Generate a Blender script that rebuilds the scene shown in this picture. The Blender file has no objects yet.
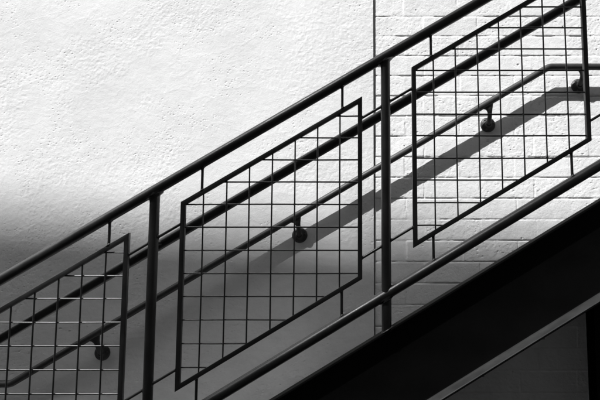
import bpy, bmesh, math, random
import numpy as np
from mathutils import Vector, Matrix

random.seed(5)
scene = bpy.context.scene
col = scene.collection

# ------------------------------------------------------------------ camera, light, exposure
EYE = 2.2                       # eye height above the ground
F_PX = 470.0                    # focal length in pixels of a 600 px wide picture
cam_d = bpy.data.cameras.new('camera')
cam = bpy.data.objects.new('camera', cam_d)
col.objects.link(cam)
cam_d.sensor_width = 36.0
cam_d.lens = 36.0 * F_PX / 600.0
cam_d.shift_x = -0.1
cam_d.clip_start = 0.05
cam_d.clip_end = 2000.0
cam.location = (0, 0, EYE)
cam.rotation_euler = (math.pi / 2 + math.atan(F_PX / 5500.0), 0, 0)
scene.camera = cam

SUN_DIR = Vector((1.12, 1.0, -1.91)).normalized()      # the way the light travels
sun_el = math.asin(-SUN_DIR.z)
sun_az = math.atan2(-SUN_DIR.x, -SUN_DIR.y)            # compass angle of the sun from +Y towards +X
sun_d = bpy.data.lights.new('sun', 'SUN')
sun_d.energy = 3.0
sun_d.angle = math.radians(0.5)
sun_d.color = (1.0, 1.0, 1.0)
sun = bpy.data.objects.new('sun', sun_d)
col.objects.link(sun)
sun.rotation_euler = SUN_DIR.to_track_quat('-Z', 'Y').to_euler()

world = bpy.data.worlds.new('World')
scene.world = world
world.use_nodes = True
wn = world.node_tree.nodes
wl = world.node_tree.links
bg = wn['Background']
sky = wn.new('ShaderNodeTexSky')
sky.sky_type = 'NISHITA'
sky.sun_disc = False
sky.sun_elevation = sun_el
sky.sun_rotation = sun_az
bw = wn.new('ShaderNodeRGBToBW')                       # the photograph is black and white
wl.new(sky.outputs[0], bw.inputs[0])
wl.new(bw.outputs[0], bg.inputs[0])
bg.inputs[1].default_value = 0.15

scene.view_settings.view_transform = 'Standard'
scene.view_settings.look = 'None'
scene.view_settings.gamma = 1.0
scene.view_settings.exposure = 1.27
scene.view_settings.use_curve_mapping = False

# ------------------------------------------------------------------ object helpers
def tag(o, label=None, cat=None, group=None, kind=None):
    if label: o['label'] = label
    if cat: o['category'] = cat
    if group: o['group'] = group
    if kind: o['kind'] = kind
    return o

def empty(name, loc, label, cat, group=None):
    o = bpy.data.objects.new(name, None)
    o.empty_display_size = 0.1
    col.objects.link(o)
    o.location = loc
    return tag(o, label, cat, group)

def link_mesh(name, me, mat, parent=None, smooth=None):
    o = bpy.data.objects.new(name, me)
    col.objects.link(o)
    me.materials.append(mat)
    if parent is not None:
        o.parent = parent
        o.matrix_parent_inverse = Matrix.Translation(parent.location).inverted()
    if smooth is not None:
        for p in me.polygons: p.use_smooth = True
        try:
            me.set_sharp_from_angle(angle=math.radians(smooth))
        except Exception:
            pass
    return o

def obj(name, bm, mat, parent=None, smooth=35):
    bmesh.ops.recalc_face_normals(bm, faces=bm.faces)
    me = bpy.data.meshes.new(name)
    bm.to_mesh(me); bm.free()
    return link_mesh(name, me, mat, parent, smooth)

# all heights below are measured from eye level; Z() turns them into heights above the ground
def Z(z): return z + EYE

# ------------------------------------------------------------------ shape helpers
def rings(bm, loops, cap=True, closed=True):
    vs = [[bm.verts.new(p) for p in lp] for lp in loops]
    for a, b in zip(vs, vs[1:]):
        n = len(a)
        for i in range(n if closed else n - 1):
            j = (i + 1) % n
            bm.faces.new((a[i], a[j], b[j], b[i]))
    if cap:
        bm.faces.new(list(reversed(vs[0])))
        bm.faces.new(vs[-1])
    return vs

def frame_of(t):
    t = t.normalized()
    up = Vector((0, 1, 0)) if abs(t.y) < 0.9 else Vector((0, 0, 1))
    a = t.cross(up).normalized()
    return t, a, a.cross(t).normalized()

def tube(bm, pts, r, n=20, cap=True):
    """round bar or pipe along pts; r may be a list"""
    pts = [Vector(p) for p in pts]
    loops = []
    for i, p in enumerate(pts):
        if i == 0: t = pts[1] - pts[0]
        elif i == len(pts) - 1: t = pts[-1] - pts[-2]
        else: t = (pts[i+1] - p).normalized() + (p - pts[i-1]).normalized()
        t, a, b = frame_of(t)
        rr = r[i] if isinstance(r, (list, tuple)) else r
        loops.append([p + rr * (math.cos(k * 2 * math.pi / n) * a + math.sin(k * 2 * math.pi / n) * b) for k in range(n)])
    rings(bm, loops, cap)

def bent(pts, rad, steps=8):
    """polyline with its corners rounded"""
    pts = [Vector(p) for p in pts]
    out = [pts[0]]
    for a, p, b in zip(pts, pts[1:], pts[2:]):
        u = (a - p).normalized(); v = (b - p).normalized()
        ang = u.angle(v)
        d = rad / math.tan(ang / 2)
        c = p + (u + v).normalized() * rad / math.sin(ang / 2)
        s = p + u * d - c; e = p + v * d - c
        for k in range(steps + 1):
            q = s.slerp(e, k / steps) if False else (s * (1 - k / steps) + e * (k / steps))
            out.append(c + q.normalized() * rad)
    out.append(pts[-1])
    return out

def flare(bm, P, axis, nrm, R, f, n=20):
    """weld fillet where a bar of radius R with this axis (pointing away) leaves a surface"""
    axis = axis.normalized(); nrm = nrm.normalized()
    t, a, b = frame_of(axis)
    loops = []
    for k in range(7):
        s = k / 6.0
        rr = R + f * (1 - math.sin(s * math.pi / 2)) * 0.95 + 0.0004
        h = f * (1 - math.cos(s * math.pi / 2)) 
        lp = []
        for i in range(n):
            q = rr * (math.cos(i * 2 * math.pi / n) * a + math.sin(i * 2 * math.pi / n) * b)
            q = q - axis * (q.dot(nrm) / axis.dot(nrm))     # onto the surface, along the bar
            lp.append(P + q + axis * h)
        loops.append(lp)
    rings(bm, loops, True)

def box(bm, x0, x1, y0, y1, z0, z1, bev=0.0):
    vs = [bm.verts.new(p) for p in ((x0,y0,z0),(x1,y0,z0),(x1,y1,z0),(x0,y1,z0),(x0,y0,z1),(x1,y0,z1),(x1,y1,z1),(x0,y1,z1))]
    fs = [bm.faces.new([vs[i] for i in f]) for f in ((3,2,1,0),(4,5,6,7),(0,1,5,4),(1,2,6,5),(2,3,7,6),(3,0,4,7))]
    if bev:
        es = list({e for f in fs for e in f.edges})
        bmesh.ops.bevel(bm, geom=es, offset=bev, segments=2, affect='EDGES', profile=0.5)

def sweep_profile(bm, prof, path):
    """profile points (y, v) carried along a path of (x, z); the cuts are vertical"""
    loops = [[Vector((x, y, z + v * k)) for (y, v) in prof] for (x, z, k) in path]
    rings(bm, loops, True)

# ------------------------------------------------------------------ material helpers
def new_mat(name):
    m = bpy.data.materials.new(name)
    m.use_nodes = True
    nt = m.node_tree
    return m, nt, nt.nodes['Principled BSDF']

def noise(nt, scale, detail=4, rough=0.55, vec=None, dist=0.0):
    n = nt.nodes.new('ShaderNodeTexNoise')
    n.inputs['Scale'].default_value = scale
    n.inputs['Detail'].default_value = detail
    n.inputs['Roughness'].default_value = rough
    n.inputs['Distortion'].default_value = dist
    if vec is not None: nt.links.new(vec, n.inputs['Vector'])
    return n.outputs['Fac']

def ramp(nt, fac, p0, c0, p1, c1):
    r = nt.nodes.new('ShaderNodeMapRange')
    r.inputs['From Min'].default_value = p0; r.inputs['From Max'].default_value = p1
    r.inputs['To Min'].default_value = c0; r.inputs['To Max'].default_value = c1
    nt.links.new(fac, r.inputs['Value'])
    return r.outputs['Result']

def math_node(nt, op, a, b):
    m = nt.nodes.new('ShaderNodeMath'); m.operation = op
    for i, v in enumerate((a, b)):
        if isinstance(v, (int, float)): m.inputs[i].default_value = v
        else: nt.links.new(v, m.inputs[i])
    return m.outputs[0]

def coords(nt, scale=(1, 1, 1), rot=(0, 0, 0)):
    g = nt.nodes.new('ShaderNodeNewGeometry')
    mp = nt.nodes.new('ShaderNodeMapping')
    mp.inputs['Scale'].default_value = scale
    mp.inputs['Rotation'].default_value = rot
    nt.links.new(g.outputs['Position'], mp.inputs['Vector'])
    return mp.outputs['Vector']

def bump(nt, bsdf, h, strength, dist):
    b = nt.nodes.new('ShaderNodeBump')
    b.inputs['Strength'].default_value = strength
    b.inputs['Distance'].default_value = dist
    nt.links.new(h, b.inputs['Height'])
    nt.links.new(b.outputs['Normal'], bsdf.inputs['Normal'])

def grey(nt, sock, bsdf):
    c = nt.nodes.new('ShaderNodeCombineColor')
    for i in range(3): nt.links.new(sock, c.inputs[i])
    nt.links.new(c.outputs[0], bsdf.inputs['Base Color'])

def black_paint(name, base=0.012, rough=0.34, coat=0.0, spec=0.5):
    m, nt, b = new_mat(name)
    v = coords(nt)
    n1 = noise(nt, 9, 5, 0.6, v)
    n2 = noise(nt, 160, 3, 0.6, v)
    speck = ramp(nt, n2, 0.70, 0.0, 0.76, base * 1.2 + 0.006)
    b.inputs['Coat Weight'].default_value = coat
    b.inputs['Specular IOR Level'].default_value = spec
    b.inputs['Coat Roughness'].default_value = 0.12
    b.inputs['Coat IOR'].default_value = 1.7
    grey(nt, math_node(nt, 'ADD', ramp(nt, n1, 0.35, base * 0.75, 0.75, base * 1.5), speck), b)
    nt.links.new(ramp(nt, n1, 0.3, rough - 0.05, 0.7, rough + 0.12), b.inputs['Roughness'])
    bump(nt, b, math_node(nt, 'ADD', noise(nt, 60, 3, 0.5, v), math_node(nt, 'MULTIPLY', n2, 0.4)), 0.25, 0.0012)
    return m

M_BLACK = black_paint('black_paint', 0.005, 0.34, 0.0, 0.65)
M_RAIL = black_paint('worn_black_paint', 0.022, 0.5)
M_STRINGER = black_paint('black_steel_plate', 0.0032, 0.75, 0.0, 0.15)
M_LIT_FLANGE = black_paint('lit_flange_steel', 0.06, 0.6)  # lighter steel for the flange top, light put into the colour

def wall_paint(name, stretch, lo, hi, fine):
    m, nt, b = new_mat(name)
    v = coords(nt)
    big = noise(nt, 1.6, 5, 0.55, v)
    mid = noise(nt, 14, 5, 0.65, coords(nt, stretch, (0, 0.5, 0)))
    spots = ramp(nt, noise(nt, 85, 3, 0.55, v), 0.66, 1.0, 0.76, 0.72)
    c = math_node(nt, 'ADD', ramp(nt, big, 0.3, lo, 0.7, hi), ramp(nt, mid, 0.35, -0.03, 0.65, 0.03))
    grey(nt, math_node(nt, 'MULTIPLY', c, spots), b)
    b.inputs['Roughness'].default_value = 0.62
    b.inputs['Specular IOR Level'].default_value = 0.35
    h = math_node(nt, 'ADD', noise(nt, 130, 4, 0.6, v), math_node(nt, 'MULTIPLY', noise(nt, 38, 4, 0.6, v), 1.2))
    bump(nt, b, h, fine, 0.003)
    return m

M_STUCCO = wall_paint('painted_stucco', (1, 1, 2.2), 0.70, 0.81, 0.34)
M_BLOCK = wall_paint('painted_block', (1, 1, 1), 0.75, 0.82, 0.48)

def plain(name, base, rough, amp=0.15, sc=4.0, bmp=0.2, bd=0.004, metal=0.0):
    m, nt, b = new_mat(name)
    v = coords(nt)
    grey(nt, ramp(nt, noise(nt, sc, 6, 0.6, v), 0.3, base * (1 - amp), 0.7, base * (1 + amp)), b)
    b.inputs['Roughness'].default_value = rough
    b.inputs['Metallic'].default_value = metal
    bump(nt, b, noise(nt, sc * 25, 4, 0.6, v), bmp, bd)
    return m

M_SEAL = plain('joint_sealant', 0.28, 0.8)
M_CONC = plain('concrete', 0.05, 0.85, 0.2, 2.5, 0.4)
M_ASPH = plain('asphalt', 0.06, 0.9, 0.25, 3.0, 0.5)
M_TREAD = plain('tread_concrete', 0.22, 0.85, 0.2, 6.0, 0.4)
M_GLASS = plain('window_glass', 0.02, 0.08, 0.1, 2.0, 0.02)
M_TRIM = plain('window_trim', 0.5, 0.5)

def brick_mat():
    m, nt, b = new_mat('brick')
    br = nt.nodes.new('ShaderNodeTexBrick')
    v = coords(nt, (1, 1, 1), (math.pi / 2, 0, 0))
    nt.links.new(v, br.inputs['Vector'])
    br.inputs['Scale'].default_value = 1.0
    br.inputs['Brick Width'].default_value = 0.21
    br.inputs['Row Height'].default_value = 0.07
    br.inputs['Mortar Size'].default_value = 0.008
    br.inputs['Color1'].default_value = (0.05, 0.05, 0.05, 1)
    br.inputs['Color2'].default_value = (0.08, 0.08, 0.08, 1)
    br.inputs['Mortar'].default_value = (0.11, 0.11, 0.11, 1)
    nt.links.new(br.outputs['Color'], b.inputs['Base Color'])
    b.inputs['Roughness'].default_value = 0.9
    bump(nt, b, br.outputs['Fac'], -0.4, 0.006)
    return m
M_BRICK = brick_mat()

# ------------------------------------------------------------------ the two walls, as relief
def hash2(ix, iy, seed):
    h = (ix.astype(np.int64) * 374761393 + iy.astype(np.int64) * 668265263 + seed * 144665) & 0xFFFFFFFF
    h = ((h ^ (h >> 13)) * 1274126177) & 0xFFFFFFFF
    h = h ^ (h >> 16)
    return (h & 0xFFFFFF) / float(0xFFFFFF)

def vnoise(x, y, seed):
    ix = np.floor(x); iy = np.floor(y)
    fx = x - ix; fy = y - iy
    fx = fx * fx * (3 - 2 * fx); fy = fy * fy * (3 - 2 * fy)
    a = hash2(ix, iy, seed); b = hash2(ix + 1, iy, seed)
    c = hash2(ix, iy + 1, seed); d = hash2(ix + 1, iy + 1, seed)
    return (a * (1 - fx) + b * fx) * (1 - fy) + (c * (1 - fx) + d * fx) * fy

def fbm(x, y, sc, seed, octv=4, gain=0.5):
    t = np.zeros_like(x); amp = 1.0; tot = 0.0
    for o in range(octv):
        t += amp * vnoise(x * sc + 17.3 * o, y * sc - 9.1 * o, seed + o)
        tot += amp; amp *= gain; sc *= 2.03
    return t / tot

def pits(x, z, cell, seed, prob, rmin, rmax, sx=1.0):
    """small craters; returns 0..1 depth"""
    out = np.zeros_like(x)
    ix = np.floor(x / cell); iz = np.floor(z / cell)
    for dx in (-1, 0, 1):
        for dz in (-1, 0, 1):
            cx = ix + dx; cz = iz + dz
            on = hash2(cx, cz, seed) < prob
            px = (cx + hash2(cx, cz, seed + 1)) * cell
            pz = (cz + hash2(cx, cz, seed + 2)) * cell
            r = rmin + (rmax - rmin) * hash2(cx, cz, seed + 3) ** 2
            asp = 0.6 + 1.2 * hash2(cx, cz, seed + 4)
            d = np.sqrt(((x - px) / (r * asp * sx)) ** 2 + ((z - pz) / r) ** 2)
            out = np.maximum(out, np.where(on, np.clip(1.25 - d, 0, 1), 0))
    return np.minimum(out * 1.4, 1)

def relief_stucco(x, z):
    wx = x + 0.12 * (fbm(x, z, 3.0, 11) - 0.5); wz = z + 0.12 * (fbm(x, z, 3.0, 21) - 0.5)
    h = 0.006 * (fbm(x, z, 1.3, 3, 3) - 0.5)
    h += 0.0010 * (fbm(wx + 0.35 * wz, wz * 1.7, 9, 5, 4, 0.55) - 0.5)
    r = 1 - np.abs(2 * fbm(wx * 0.75 + wz * 0.5, wz * 1.3 - wx * 0.35, 8, 41, 3) - 1)
    h += 0.0004 * np.clip((r - 0.80) / 0.2, 0, 1) ** 2                      # trowel ridges
    patch = np.clip((fbm(x, z, 2.6, 61, 3) - 0.46) * 7, 0, 1)
    h += (0.2 + 1.4 * patch) * 0.0014 * (fbm(x, z, 58, 71, 3, 0.6) - 0.5)
    spot = np.clip((fbm(x, z, 4.5, 95, 3) - 0.47) * 8, 0.04, 1)
    h -= spot * 0.0026 * pits(x, z, 0.020, 81, 0.40, 0.0016, 0.0042)
    return h

COURSE = 0.1525
BLK = 0.402
Z0_BLOCK = EYE + 0.1499        # height of one bed joint
def relief_block(x, z):
    row = np.floor((z - Z0_BLOCK) / COURSE)
    zb = (z - Z0_BLOCK) / COURSE - row                      # 0..1 inside a course
    wob = 0.0050 * (fbm(x, z, 32, 133, 3) - 0.5)
    off = np.where(np.mod(row, 2) == 0, 0.0, BLK * 0.34) + 0.02 * (hash2(row, row * 0, 5) - 0.5)
    xb = (x - 1.134 - off) / BLK
    colm = np.floor(xb)
    xf = (xb - colm)
    dz = np.minimum(zb, 1 - zb) * COURSE + wob
    dx = np.minimum(xf, 1 - xf) * BLK
    top = (zb < 0.5)
    bed_id = np.where(top, row, row + 1)
    # how far each stretch of joint is left open under the thick paint
    openb = np.clip((fbm(x * 1.0, bed_id * 3.1 + z * 0, 8.0, 151, 4, 0.65) - 0.40) * 4.5, 0.10, 1)
    openh = np.clip((fbm(z, colm * 3.3 + (xf > 0.5) * 3.3 + row, 16, 161, 3, 0.6) - 0.47) * 4, 0.03, 0.8)
    blk = hash2(colm, row, 171); tilt = hash2(colm, row, 172) - 0.5; tilt2 = hash2(colm, row, 173) - 0.5
    h = 0.0035 * (blk - 0.5) + 0.003 * tilt * (xf - 0.5) + 0.0045 * tilt2 * (zb - 0.5)
    jb = np.clip(1.0 - (dz - 0.0022) / 0.0038, 0, 1)
    jh = np.clip(1.0 - (dx - 0.0022) / 0.0045, 0, 1)
    jb = jb * jb * (3 - 2 * jb); jh = jh * jh * (3 - 2 * jh)
    soft = np.clip(1.0 - dz / 0.016, 0, 1) ** 2 * 0.0016 + np.clip(1.0 - dx / 0.014, 0, 1) ** 2 * 0.0006 * openh
    h = h * (1 - np.clip(1.0 - np.minimum(dz, dx) / 0.008, 0, 1) ** 2)
    h -= 0.0066 * np.maximum(jb * openb, jh * openh * 0.5) + soft
    h += 0.0030 * (fbm(x, z, 14, 181, 4, 0.55) - 0.5)
    rough = np.clip((hash2(colm, row, 191) - 0.1) * 1.3, 0.3, 1)
    h += rough * 0.0026 * (fbm(x, z, 62, 201, 3, 0.6) - 0.5)
    h -= rough * 0.0034 * pits(x, z, 0.022, 211, 0.26, 0.0018, 0.0046, 1.3)
    h -= 0.0065 * pits(x, z, 0.21, 221, 0.16, 0.003, 0.006)
    return h

def relief_wall(name, x_lo, x_hi, fx0, fx1, y_face, thick, fn, mat, label, cat, zt=6.2):
    def axis(lo, hi, a, b, fine, coarse):
        parts = []
        if a > lo: parts.append(np.arange(lo, a - 1e-6, coarse))
        parts.append(np.arange(a, b - 1e-6, fine))
        if hi > b: parts.append(np.arange(b, hi - 1e-6, coarse))
        parts.append(np.array([hi]))
        return np.concatenate(parts)
    xs = axis(x_lo, x_hi, fx0, fx1, 0.0042, 0.05)
    zs = axis(0.0, zt, EYE - 1.30, EYE + 1.85, 0.0036, 0.05)
    X, ZZ = np.meshgrid(xs, zs)
    H = fn(X.ravel(), ZZ.ravel()).reshape(X.shape)
    nx, nz = len(xs), len(zs)
    co = np.stack([X, y_face - H, ZZ], axis=-1).reshape(-1, 3)
    back = np.array([[x_lo, y_face + thick, 0], [x_hi, y_face + thick, 0], [x_hi, y_face + thick, zt], [x_lo, y_face + thick, zt]])
    idx = np.arange(nx * nz).reshape(nz, nx)
    q = np.stack([idx[:-1, :-1], idx[:-1, 1:], idx[1:, 1:], idx[1:, :-1]], axis=-1).reshape(-1, 4)
    n0 = nx * nz
    b0, b1, b2, b3 = n0, n0 + 1, n0 + 2, n0 + 3
    ngons = [[b1, b0, b3, b2],
             list(idx[0, ::-1]) + [b0, b1],
             list(idx[-1, :]) + [b2, b3],
             list(idx[:, 0]) + [b3, b0],
             list(idx[::-1, -1]) + [b1, b2]]
    loops = np.concatenate([q.ravel()] + [np.array(g) for g in ngons]).astype(np.int32)
    tot = np.array([4] * len(q) + [len(g) for g in ngons], dtype=np.int32)
    st = np.concatenate([[0], np.cumsum(tot)[:-1]]).astype(np.int32)
    me = bpy.data.meshes.new(name)
    me.vertices.add(n0 + 4)
    me.vertices.foreach_set('co', np.concatenate([co, back]).astype(np.float32).ravel())
    me.loops.add(len(loops)); me.loops.foreach_set('vertex_index', loops)
    me.polygons.add(len(tot)); me.polygons.foreach_set('loop_start', st); me.polygons.foreach_set('loop_total', tot)
    me.update(calc_edges=True)
    sm = np.ones(len(tot), dtype=bool); sm[len(q):] = False
    me.polygons.foreach_set('use_smooth', sm)
    me.validate()
    o = link_mesh(name, me, mat)
    return tag(o, label, cat)

Y_STUCCO, Y_BLOCK, X_JOINT = 3.388, 3.402, 0.104
sw = relief_wall('stucco_wall', -9.0, X_JOINT - 0.0045, -2.75, X_JOINT - 0.0045, Y_STUCCO, 0.25, relief_stucco, M_STUCCO,
            'white painted wall of rough trowelled stucco filling the left side behind the stairs', 'wall')
relief_wall('block_wall', X_JOINT + 0.0045, 8.0, X_JOINT + 0.0045, 1.95, Y_BLOCK, 0.236, relief_block, M_BLOCK,
            'white painted concrete block wall with visible courses on the right side', 'wall')
bm = bmesh.new()
box(bm, X_JOINT - 0.004, X_JOINT + 0.004, Y_BLOCK + 0.012, Y_BLOCK + 0.10, 0.0, 6.2)
tag(obj('joint_sealant', bm, M_SEAL, sw), 'dark narrow vertical joint')

# ------------------------------------------------------------------ ground
bm = bmesh.new()
box(bm, -300, 300, -300, 300, -0.5, -0.10)
tag(obj('ground', bm, M_ASPH), kind='structure')
bm = bmesh.new()
box(bm, -9.0, 8.0, -4.0, Y_STUCCO - 0.002, -0.105, 0.0, 0.01)
tag(obj('pavement', bm, M_CONC), kind='structure')

# ------------------------------------------------------------------ stair geometry
D = 2.16                       # guard plane
S = 0.5965                     # slope of everything on the stair
TH = math.atan(S)
UP = Vector((math.cos(TH), 0, math.sin(TH)))
PERP = Vector((-math.sin(TH), 0, math.cos(TH)))
X_TOP = 1.755                  # where the flight meets the upper landing
X_BOT = -2.74                  # foot of the flight (nosing line meets the ground)
R_PIPE = 0.0241
Z_TOP, Z_BOTR, Z_STR, STR_H = 0.795, -0.3165, -0.474, 0.451

def line(z0, x):               # height above ground on a line parallel to the stair
    return Z(z0 + S * min(x, X_TOP))

# ---- the staircase
stair = empty('steel_staircase', (0.3, 2.7, 0), 'black steel staircase with a deep stringer climbing to the right before the wall', 'staircase')
def channel_profile(y_toe, y_web, h):
    s = 1 if y_web > y_toe else -1
    w = abs(y_web - y_toe); tt, ti, wt = 0.013, 0.020, 0.011
    k = 1 / math.cos(TH)
    P = [(0.0015, 0), (w, 0), (w, -h), (0.0015, -h), (0, -h + 0.002), (0, -h + tt - 0.003), (0.003, -h + tt)]
    P += [(w - wt - 0.014, -h + ti), (w - wt - 0.006, -h + ti + 0.004), (w - wt - 0.002, -h + ti + 0.010), (w - wt, -h + ti + 0.018)]
    P += [(w - wt, -ti - 0.018), (w - wt - 0.002, -ti - 0.010), (w - wt - 0.006, -ti - 0.004), (w - wt - 0.014, -ti)]
    P += [(0.003, -tt), (0, -tt + 0.003), (0, -0.002)]
    return [(y_toe + s * a, b) for a, b in P]
def stringer(y_toe, y_web, z0, h, x0, x1):
    bm = bmesh.new()
    xa = X_TOP + 0.07
    path = [(x0, Z(z0 + S * x0), 1), (xa, Z(z0 + S * xa), 1), (x1, Z(z0 + S * xa), 1)]
    # clip the foot on the ground: the lowest points are levelled
    sweep_profile(bm, channel_profile(y_toe, y_web, h), path)
    g = bmesh.ops.bisect_plane(bm, geom=bm.verts[:] + bm.edges[:] + bm.faces[:], plane_co=(0, 0, 0.002), plane_no=(0, 0, 1), clear_inner=True)
    es = [e for e in g['geom_cut'] if isinstance(e, bmesh.types.BMEdge)]
    if es: bmesh.ops.contextual_create(bm, geom=es)
    return bm
so = obj('stringer', stringer(2.138, 2.196, Z_STR, STR_H, -3.4, 3.4), M_STRINGER, stair, 25)
so.data.materials.append(M_LIT_FLANGE)              # lower flange top painted lighter, standing in for light on it
for p in so.data.polygons:
    c = p.center
    if p.normal.z > 0.5 and c.z < line(Z_STR, c.x) - 0.3 * STR_H: p.material_index = 1
obj('stringer', stringer(3.29, 3.375, -0.81, 0.36, -2.9, 3.4), M_STRINGER, stair, 25)
RUN = 0.29; RISE = RUN * S
n = 0
xk = X_TOP - 0.30
zk = Z(-0.788 + S * xk)
Z_LAND = zk
steps = []
while zk > RISE * 0.9:
    if n > 0: steps.append((xk, zk))
    n += 1; xk -= RUN; zk -= RISE
for (x, z) in steps:           # x is the nosing; the tread runs to the next riser
    bm = bmesh.new()
    box(bm, x, x + RUN, 2.27, 3.285, z - 0.03, z, 0.003)
    t = obj('tread', bm, M_TREAD, stair, 30)
    bm = bmesh.new()
    box(bm, x + 0.012, x + 0.018, 2.271, 3.284, z - RISE + 0.001, z - 0.031)
    obj('riser', bm, M_STRINGER, t, 30)
bm = bmesh.new()
sweep_profile(bm, [(2.1965, 0), (2.2695, 0), (2.2695, -0.06), (2.1965, -0.06)], [(-2.2, Z(-0.83 - S * 2.2), 1), (1.40, Z(-0.83 + S * 1.40), 1)])
obj('ledger', bm, M_STRINGER, stair, 30)
bm = bmesh.new()
box(bm, X_TOP - 0.30, 3.4, 2.212, 3.288, Z_LAND - 0.11, Z_LAND, 0.004)
obj('landing', bm, M_TREAD, stair, 30)
bm = bmesh.new()
box(bm, 1.452, 1.462, 2.216, 3.284, Z_LAND - 0.19, Z_LAND - 0.112)
obj('landing_beam', bm, M_STRINGER, stair, 30)

# ---- columns that carry the landing
def column(x, y, label):
    root = empty('support_column', (x, y, 0), label, 'column', 'columns under the stair landing')
    bm = bmesh.new()
    h = Z_LAND - 0.112
    w, t, fl = 0.062, 0.007, 0.010
    prof = [(-w, -w), (w, -w), (w, -w + fl), (t / 2, -w + fl), (t / 2, w - fl), (w, w - fl), (w, w), (-w, w), (-w, w - fl), (-t / 2, w - fl), (-t / 2, -w + fl), (-w, -w + fl)]
    rings(bm, [[Vector((x + a, y + b, z)) for a, b in prof] for z in (0.014, h - 0.012)])
    obj('shaft', bm, M_STRINGER, root, 30)
    for z in (0.001, h - 0.0115):
        bm = bmesh.new()
        box(bm, x - 0.10, x + 0.10, y - 0.075, y + 0.075, z, z + 0.0125, 0.002)
        obj('end_plate', bm, M_STRINGER, root, 30)
column(1.602, 3.20, 'black steel column in the shade under the upper stair landing near the wall')
column(3.2, 2.36, 'black steel column under the outer corner of the upper stair landing')

# ---- the guard in front: posts, pipes, wire panels
guard = empty('stair_guardrail', (0.12, D, Z(-0.4)), 'black pipe guardrail with square wire mesh panels along the open side of the stairs', 'guardrail')

def two_part(z0, x0, x1):
    a = [(x0, D, line(z0, x0))]
    if x1 > X_TOP: a.append((X_TOP, D, line(z0, X_TOP)))
    a.append((x1, D, line(z0, x1)))
    return a
XL = -3.08
bm = bmesh.new(); tube(bm, bent(two_part(Z_TOP, XL, 3.3), 0.12), R_PIPE, 32); obj('top_rail', bm, M_BLACK, guard, 40)
bm = bmesh.new(); tube(bm, bent(two_part(Z_BOTR, XL, 3.3), 0.12), R_PIPE, 32); obj('bottom_rail', bm, M_BLACK, guard, 40)

POSTS = [0.12 + 1.066 * k for k in (-3, -2, -1, 0, 1)] + [X_TOP + 0.06, 3.28]
VERT = Vector((0, 0, 1))
for x in POSTS:
    lv = x > X_TOP
    up = Vector((1, 0, 0)) if lv else UP
    nrm = VERT if lv else PERP
    bm = bmesh.new()
    zb = line(Z_STR, x if x < X_TOP + 0.07 else X_TOP + 0.07) - 0.006
    zb = max(zb, 0.004)
    zt = line(Z_TOP, x)
    tube(bm, [(x, D, zb), (x, D, zt)], 0.0222, 32)
    dv = R_PIPE / (1 if lv else math.cos(TH))
    flare(bm, Vector((x, D, zt - dv * 0.96)), -VERT, nrm, 0.0222, 0.015, 32)
    zr = line(Z_BOTR, x)
    flare(bm, Vector((x, D, zr - dv * 0.96)), -VERT, nrm, 0.0222, 0.009, 32)
    if zb > 0.01: flare(bm, Vector((x, D, zb + 0.0055)), VERT, nrm, 0.0222, 0.006, 32)
    obj('post', bm, M_BLACK, guard, 40)

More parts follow.
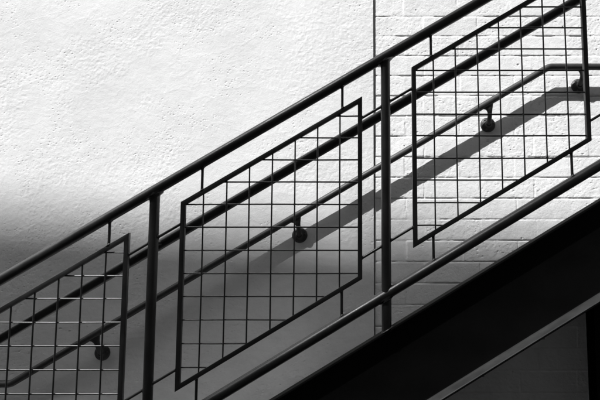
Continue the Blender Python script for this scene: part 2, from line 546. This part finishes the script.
BAR = 0.0205
WIRE = 0.0036
PIT = 0.1045
rnd = random.Random(3)
def panel(xl, xr, zoff=0.0):
    """xl, xr: centre lines of the side bars"""
    lv = xl > X_TOP
    zt0, zb0 = 0.654 + zoff, -0.170 + zoff
    def zt(x): return line(zt0, X_TOP if lv else x)
    def zb(x): return line(zb0, X_TOP if lv else x)
    hv = BAR / 2 / (1 if lv else math.cos(TH)); hx = BAR / 2
    bm = bmesh.new()
    def loop(sgn, y):
        a = xl - sgn * hx; b = xr + sgn * hx
        sl = 0 if lv else S
        return [Vector((a, y, zb(xl) + sl * (a - xl) - sgn * hv)), Vector((b, y, zb(xl) + sl * (b - xl) - sgn * hv)),
                Vector((b, y, zt(xl) + sl * (b - xl) + sgn * hv)), Vector((a, y, zt(xl) + sl * (a - xl) + sgn * hv))]
    y0, y1 = D - BAR / 2, D + BAR / 2
    L = [[bm.verts.new(p) for p in lp] for lp in (loop(1, y0), loop(-1, y0), loop(-1, y1), loop(1, y1))]
    for i in range(4):
        j = (i + 1) % 4
        for a, b in ((0, 1), (1, 2), (2, 3), (3, 0)):
            bm.faces.new((L[a][i], L[a][j], L[b][j], L[b][i]))
    bmesh.ops.recalc_face_normals(bm, faces=bm.faces)
    bmesh.ops.bevel(bm, geom=bm.edges[:], offset=0.0016, segments=2, affect='EDGES', profile=0.5)
    fr = obj('panel_frame', bm, M_BLACK, guard, 30)
    # wire mesh
    bm = bmesh.new()
    n = int(round((xr - xl) / PIT)) - 1
    x0 = (xl + xr) / 2 - (n - 1) * PIT / 2
    for i in range(n):
        x = x0 + i * PIT + rnd.uniform(-.001, .001)
        e = rnd.uniform(-.0015, .0015)
        tube(bm, [(x, D - 0.003, zb(x)), (x + e, D - 0.003, (zb(x) + zt(x)) / 2), (x, D - 0.003, zt(x))], WIRE, 10)
    if lv:
        zs = [zb(xl) + (zt(xl) - zb(xl)) / 8 * k for k in range(1, 8)]
    else:
        zr = Z(0.579) + S * (xl + 0.8165) + zoff      # the wires keep their place from panel to panel
        zs = [zr - PIT * k for k in range(-6, 14)]
    for z in zs:
        a, b = xl, xr
        if not lv:
            a = max(xl, xl + (z - zt(xl)) / S)          # left end on the top bar
            b = min(xr, xl + (z - zb(xl)) / S)          # right end on the bottom bar
        if b - a < 0.03: continue
        z += rnd.uniform(-.0012, .0012); e = rnd.uniform(-.0015, .0015)
        tube(bm, [(a, D + 0.0032, z), ((a + b) / 2, D + 0.0032, z + e), (b, D + 0.0032, z)], WIRE, 10)
    for i in range(n):
        x = x0 + i * PIT
        for z in zs:
            if lv or (zb(x) + 0.015 < z < zt(x) - 0.015):
                bmesh.ops.create_icosphere(bm, subdivisions=1, radius=0.0046 + rnd.uniform(0, .0008), matrix=Matrix.Translation((x, D, z)) @ Matrix.Diagonal((1.1, 1, 1.1, 1)))
    obj('wire_mesh', bm, M_BLACK, fr, 40)
    # short round rods: upright to the two pipes
    nrm = VERT if lv else PERP
    dv = R_PIPE / (1 if lv else math.cos(TH))
    for x in ((xl + 0.083, xr - 0.083) if xr - xl > 0.3 else ((xl + xr) / 2,)):
        for (za, zc) in ((zt(x) + hv * 0.9, line(Z_TOP, x) - dv * 0.95), (zb(x) - hv * 0.9, line(Z_BOTR, x) + dv * 0.95)):
            bm = bmesh.new()
            tube(bm, [(x, D, za), (x, D, zc)], 0.0062, 14)
            s = 1 if zc > za else -1
            flare(bm, Vector((x, D, za)), VERT * s, nrm, 0.0062, 0.008, 14)
            flare(bm, Vector((x, D, zc)), -VERT * s, nrm, 0.0062, 0.008, 14)
            obj('upright_rod', bm, M_BLACK, guard, 40)

def links(xa, xb, zoff=0.0):
    """two short rods from a post at one end to a panel side at the other"""
    lv = xa > X_TOP - 0.01
    u = Vector((1, 0, 0)) if lv else UP
    for z0 in (0.565 + zoff, -0.087 + zoff):
        A = Vector((xa, D, line(z0, xa))); B = Vector((xb, D, line(z0, xb)))
        bm = bmesh.new()
        tube(bm, [A, B], 0.0062, 14)
        flare(bm, A, u, Vector((1, 0, 0)), 0.0062, 0.007, 14)
        flare(bm, B, -u, Vector((1, 0, 0)), 0.0062, 0.007, 14)
        obj('link_rod', bm, M_BLACK, guard, 40)

for k in (-3, -2, -1, 0):
    px = 0.12 + 1.066 * k
    xl, xr = px + 0.133, px + 0.946
    zo = {-2: -0.002, -1: 0.0, 0: 0.001}.get(k, 0.0)
    panel(xl, xr, zo)
    links(px + 0.0205, xl - BAR / 2 + 0.001, zo)
    links(xr + BAR / 2 - 0.001, px + 1.066 - 0.0205, zo)
xa = POSTS[4]; xb = POSTS[5]
panel(xa + 0.133, xb - 0.12); links(xa + 0.0205, xa + 0.133 - BAR / 2 + 0.001); links(xb - 0.12 + BAR / 2 - 0.001, xb - 0.0205)
panel(xb + 0.12, POSTS[6] - 0.12); links(xb + 0.0205, xb + 0.12 - BAR / 2 + 0.001); links(POSTS[6] - 0.12 + BAR / 2 - 0.001, POSTS[6] - 0.0205)

# ---- handrail carried on the inner side of the posts
HY = D + 0.10
HZ = 0.549
bm = bmesh.new()
tube(bm, bent([(-3.28, HY, line(HZ, -2.96)), (-2.96, HY, line(HZ, -2.96)), (X_TOP, HY, line(HZ, X_TOP)), (3.3, HY, line(HZ, X_TOP))], 0.10), 0.0241, 32)
hr = obj('handrail', bm, M_BLACK, guard, 40)
for x in POSTS:
    bm = bmesh.new()
    zz = line(HZ, x)
    tube(bm, [(x, D + 0.015, zz), (x, HY - 0.015, zz)], 0.009, 16)
    obj('handrail_bracket', bm, M_BLACK, hr, 40)

# ------------------------------------------------------------------ handrail on the wall
wr = empty('wall_handrail', (-0.43, 3.32, Z(0.18)), 'black pipe handrail fixed to the white wall on round brackets behind the guardrail', 'handrail')
WY = 3.312
WS, WZ0 = 0.5935, 0.4385
ZL, ZR = -0.981, 1.252
xl_ = (ZL - WZ0) / WS; xr_ = (ZR - WZ0) / WS
bm = bmesh.new()
tube(bm, bent([(xl_ - 0.42, Y_STUCCO - 0.02, Z(ZL)), (xl_ - 0.42, WY, Z(ZL)), (xl_, WY, Z(ZL)), (xr_, WY, Z(ZR)), (2.3, WY, Z(ZR)), (2.3, Y_BLOCK - 0.02, Z(ZR))][1:-1], 0.085, 10), 0.0241, 32)
obj('rail', bm, M_RAIL, wr, 40)
def wall_bracket(x, zr, yw, slope):
    """round plate on the wall at x, zr with an arm up to the rail"""
    bm = bmesh.new()
    prof = [(0.0, 0.054), (0.006, 0.0555), (0.012, 0.053), (0.017, 0.044), (0.0205, 0.030), (0.026, 0.022), (0.034, 0.018)]
    rings(bm, [[Vector((x + r * math.cos(a * math.pi / 18), yw + 0.004 - d, zr + r * math.sin(a * math.pi / 18))) for a in range(36)] for d, r in prof])
    for k in range(3):
        an = math.radians(90 + 120 * k + 40)
        c = Vector((x + 0.040 * math.cos(an), yw - 0.0135, zr + 0.040 * math.sin(an)))
        bmesh.ops.create_uvsphere(bm, u_segments=12, v_segments=8, radius=0.0062, matrix=Matrix.Translation(c))
    pl = obj('wall_plate', bm, M_RAIL, wr, 50)
    # arm: leaves the plate, turns up and spreads into a saddle under the rail
    if slope:
        u, pn = Vector((math.cos(math.atan(WS)), 0, math.sin(math.atan(WS)))), Vector((-math.sin(math.atan(WS)), 0, math.cos(math.atan(WS))))
        ax = x - 0.030
        top = Vector((ax, WY, Z(WZ0 + WS * ax))) - pn * 0.020
    else:
        u, pn = Vector((1, 0, 0)), VERT
        top = Vector((x - 0.004, WY, Z(ZR))) - pn * 0.020
    X1 = Vector((1, 0, 0)); Y1 = Vector((0, 1, 0))
    def ring(c, a, b, ra, rb, n=20):
        return [c + ra * math.cos(k * 2 * math.pi / n) * a + rb * math.sin(k * 2 * math.pi / n) * b for k in range(n)]
    p0 = Vector((x, yw - 0.018, zr)); p1 = Vector((x - 0.002, yw - 0.048, zr + 0.020)); p2 = top - pn * 0.045 + Y1 * 0.004; p3 = top - pn * 0.004
    bm = bmesh.new()
    loops = []
    for k in range(11):
        q = k / 10.0
        c = p0 * (1-q)**3 + p1 * 3*q*(1-q)**2 + p2 * 3*q*q*(1-q) + p3 * q**3
        t = (p1 - p0) * 3*(1-q)**2 + (p2 - p1) * 6*q*(1-q) + (p3 - p2) * 3*q*q
        t.normalize()
        wide = 0.0165 + 0.024 * max(0, (q - 0.6) / 0.4) ** 2
        a = (X1 * (1 - q) + u * q); a = (a - t * a.dot(t)).normalized()
        b = t.cross(a).normalized()
        loops.append(ring(c, a, b, wide, 0.0145 - 0.002 * q))
    loops.append(ring(top + pn * 0.008, u, Y1, 0.044, 0.016))
    bm.faces.ensure_lookup_table()
    rings(bm, loops, True)
    obj('bracket_arm', bm, M_RAIL, pl, 50)
for x, z in ((-1.812, -0.789), (-0.433, 0.035)):
    wall_bracket(x, Z(z), Y_STUCCO, True)
wall_bracket(0.941, Z(0.846), Y_BLOCK, True)
wall_bracket(1.620, Z(1.138), Y_BLOCK, False)

# ------------------------------------------------------------------ unseen building across the alley, sized to block light; added screen shades the wall
bld = empty('brick_building', (-15.9, -10.6, 0), 'unseen tall brick building across the alley behind the camera, sized to block light', 'building')
BY, BH = -10.6, Z(23.45)
SH = Z(26.715)          # top edge of the added screen on the roof; the sun passes over and under it
rot = math.radians(-1.9)
bm = bmesh.new()
box(bm, -150, 130, BY - 9, BY, 0.0, BH - 0.25)
w = obj('wall', bm, M_BRICK, bld, 30)
bm = bmesh.new()
box(bm, -150.05, 130.05, BY - 9.05, BY + 0.02, BH - 0.248, BH)
obj('parapet_cap', bm, M_CONC, bld, 30)
for fl in range(6):
    for i in range(-12, 8):
        x = i * 3.1; z = 1.0 + fl * 3.2
        bm = bmesh.new()
        box(bm, x - 0.6, x + 0.6, BY + 0.002, BY + 0.05, z, z + 0.06); box(bm, x - 0.6, x + 0.6, BY + 0.002, BY + 0.05, z + 1.64, z + 1.7)
        box(bm, x - 0.6, x - 0.54, BY + 0.002, BY + 0.05, z + 0.062, z + 1.638); box(bm, x + 0.54, x + 0.6, BY + 0.002, BY + 0.05, z + 0.062, z + 1.638)
        fr = obj('window', bm, M_TRIM, bld, 30)
        bm = bmesh.new()
        box(bm, x - 0.54, x + 0.54, BY + 0.002, BY + 0.02, z + 0.06, z + 1.64)
        obj('pane', bm, M_GLASS, fr, 30)
scr = empty('shade_screen', (-15.9, -10.6, BH), 'unseen dark metal screen on roof posts, added behind the camera to shade the wall', 'screen')  # unseen screen, added for the soft shade edge on the wall
bm = bmesh.new()
box(bm, -40, -16.05, BY - 0.08, BY - 0.04, SH - 1.33, SH + 0.045)
box(bm, -40, -16.05, BY - 0.08, BY - 0.04, SH + 0.11, SH + 0.15)
box(bm, -16.047, 24, BY - 0.08, BY - 0.04, SH + 0.07, SH + 0.13)
box(bm, -15.7, 24, BY - 0.08, BY - 0.04, SH + 0.22, SH + 0.27)  # strips above the band, added to widen the soft shade edge
box(bm, -16.048, 24, BY - 0.08, BY - 0.04, SH - 1.33, SH)
obj('shade_panel', bm, M_STRINGER, scr, 30)
bm = bmesh.new()
for k in range(9):            # louvre blades added to dim sun on the rails; gap lights one panel
    box(bm, -15.45, 24, BY - 0.08, BY - 0.05, SH - 1.42 - 0.21 * k - 0.108, SH - 1.42 - 0.21 * k)
obj('shade_louvre', bm, M_STRINGER, scr, 30)
for i in range(-13, 8):
    bm = bmesh.new()
    box(bm, i * 3.0 - 0.03, i * 3.0 + 0.03, BY - 0.15, BY - 0.085, BH, SH - 0.1)
    obj('shade_screen_post', bm, M_STRINGER, scr, 30)
scr.rotation_euler = (0, 0, rot)
bld.rotation_euler = (0, 0, rot)
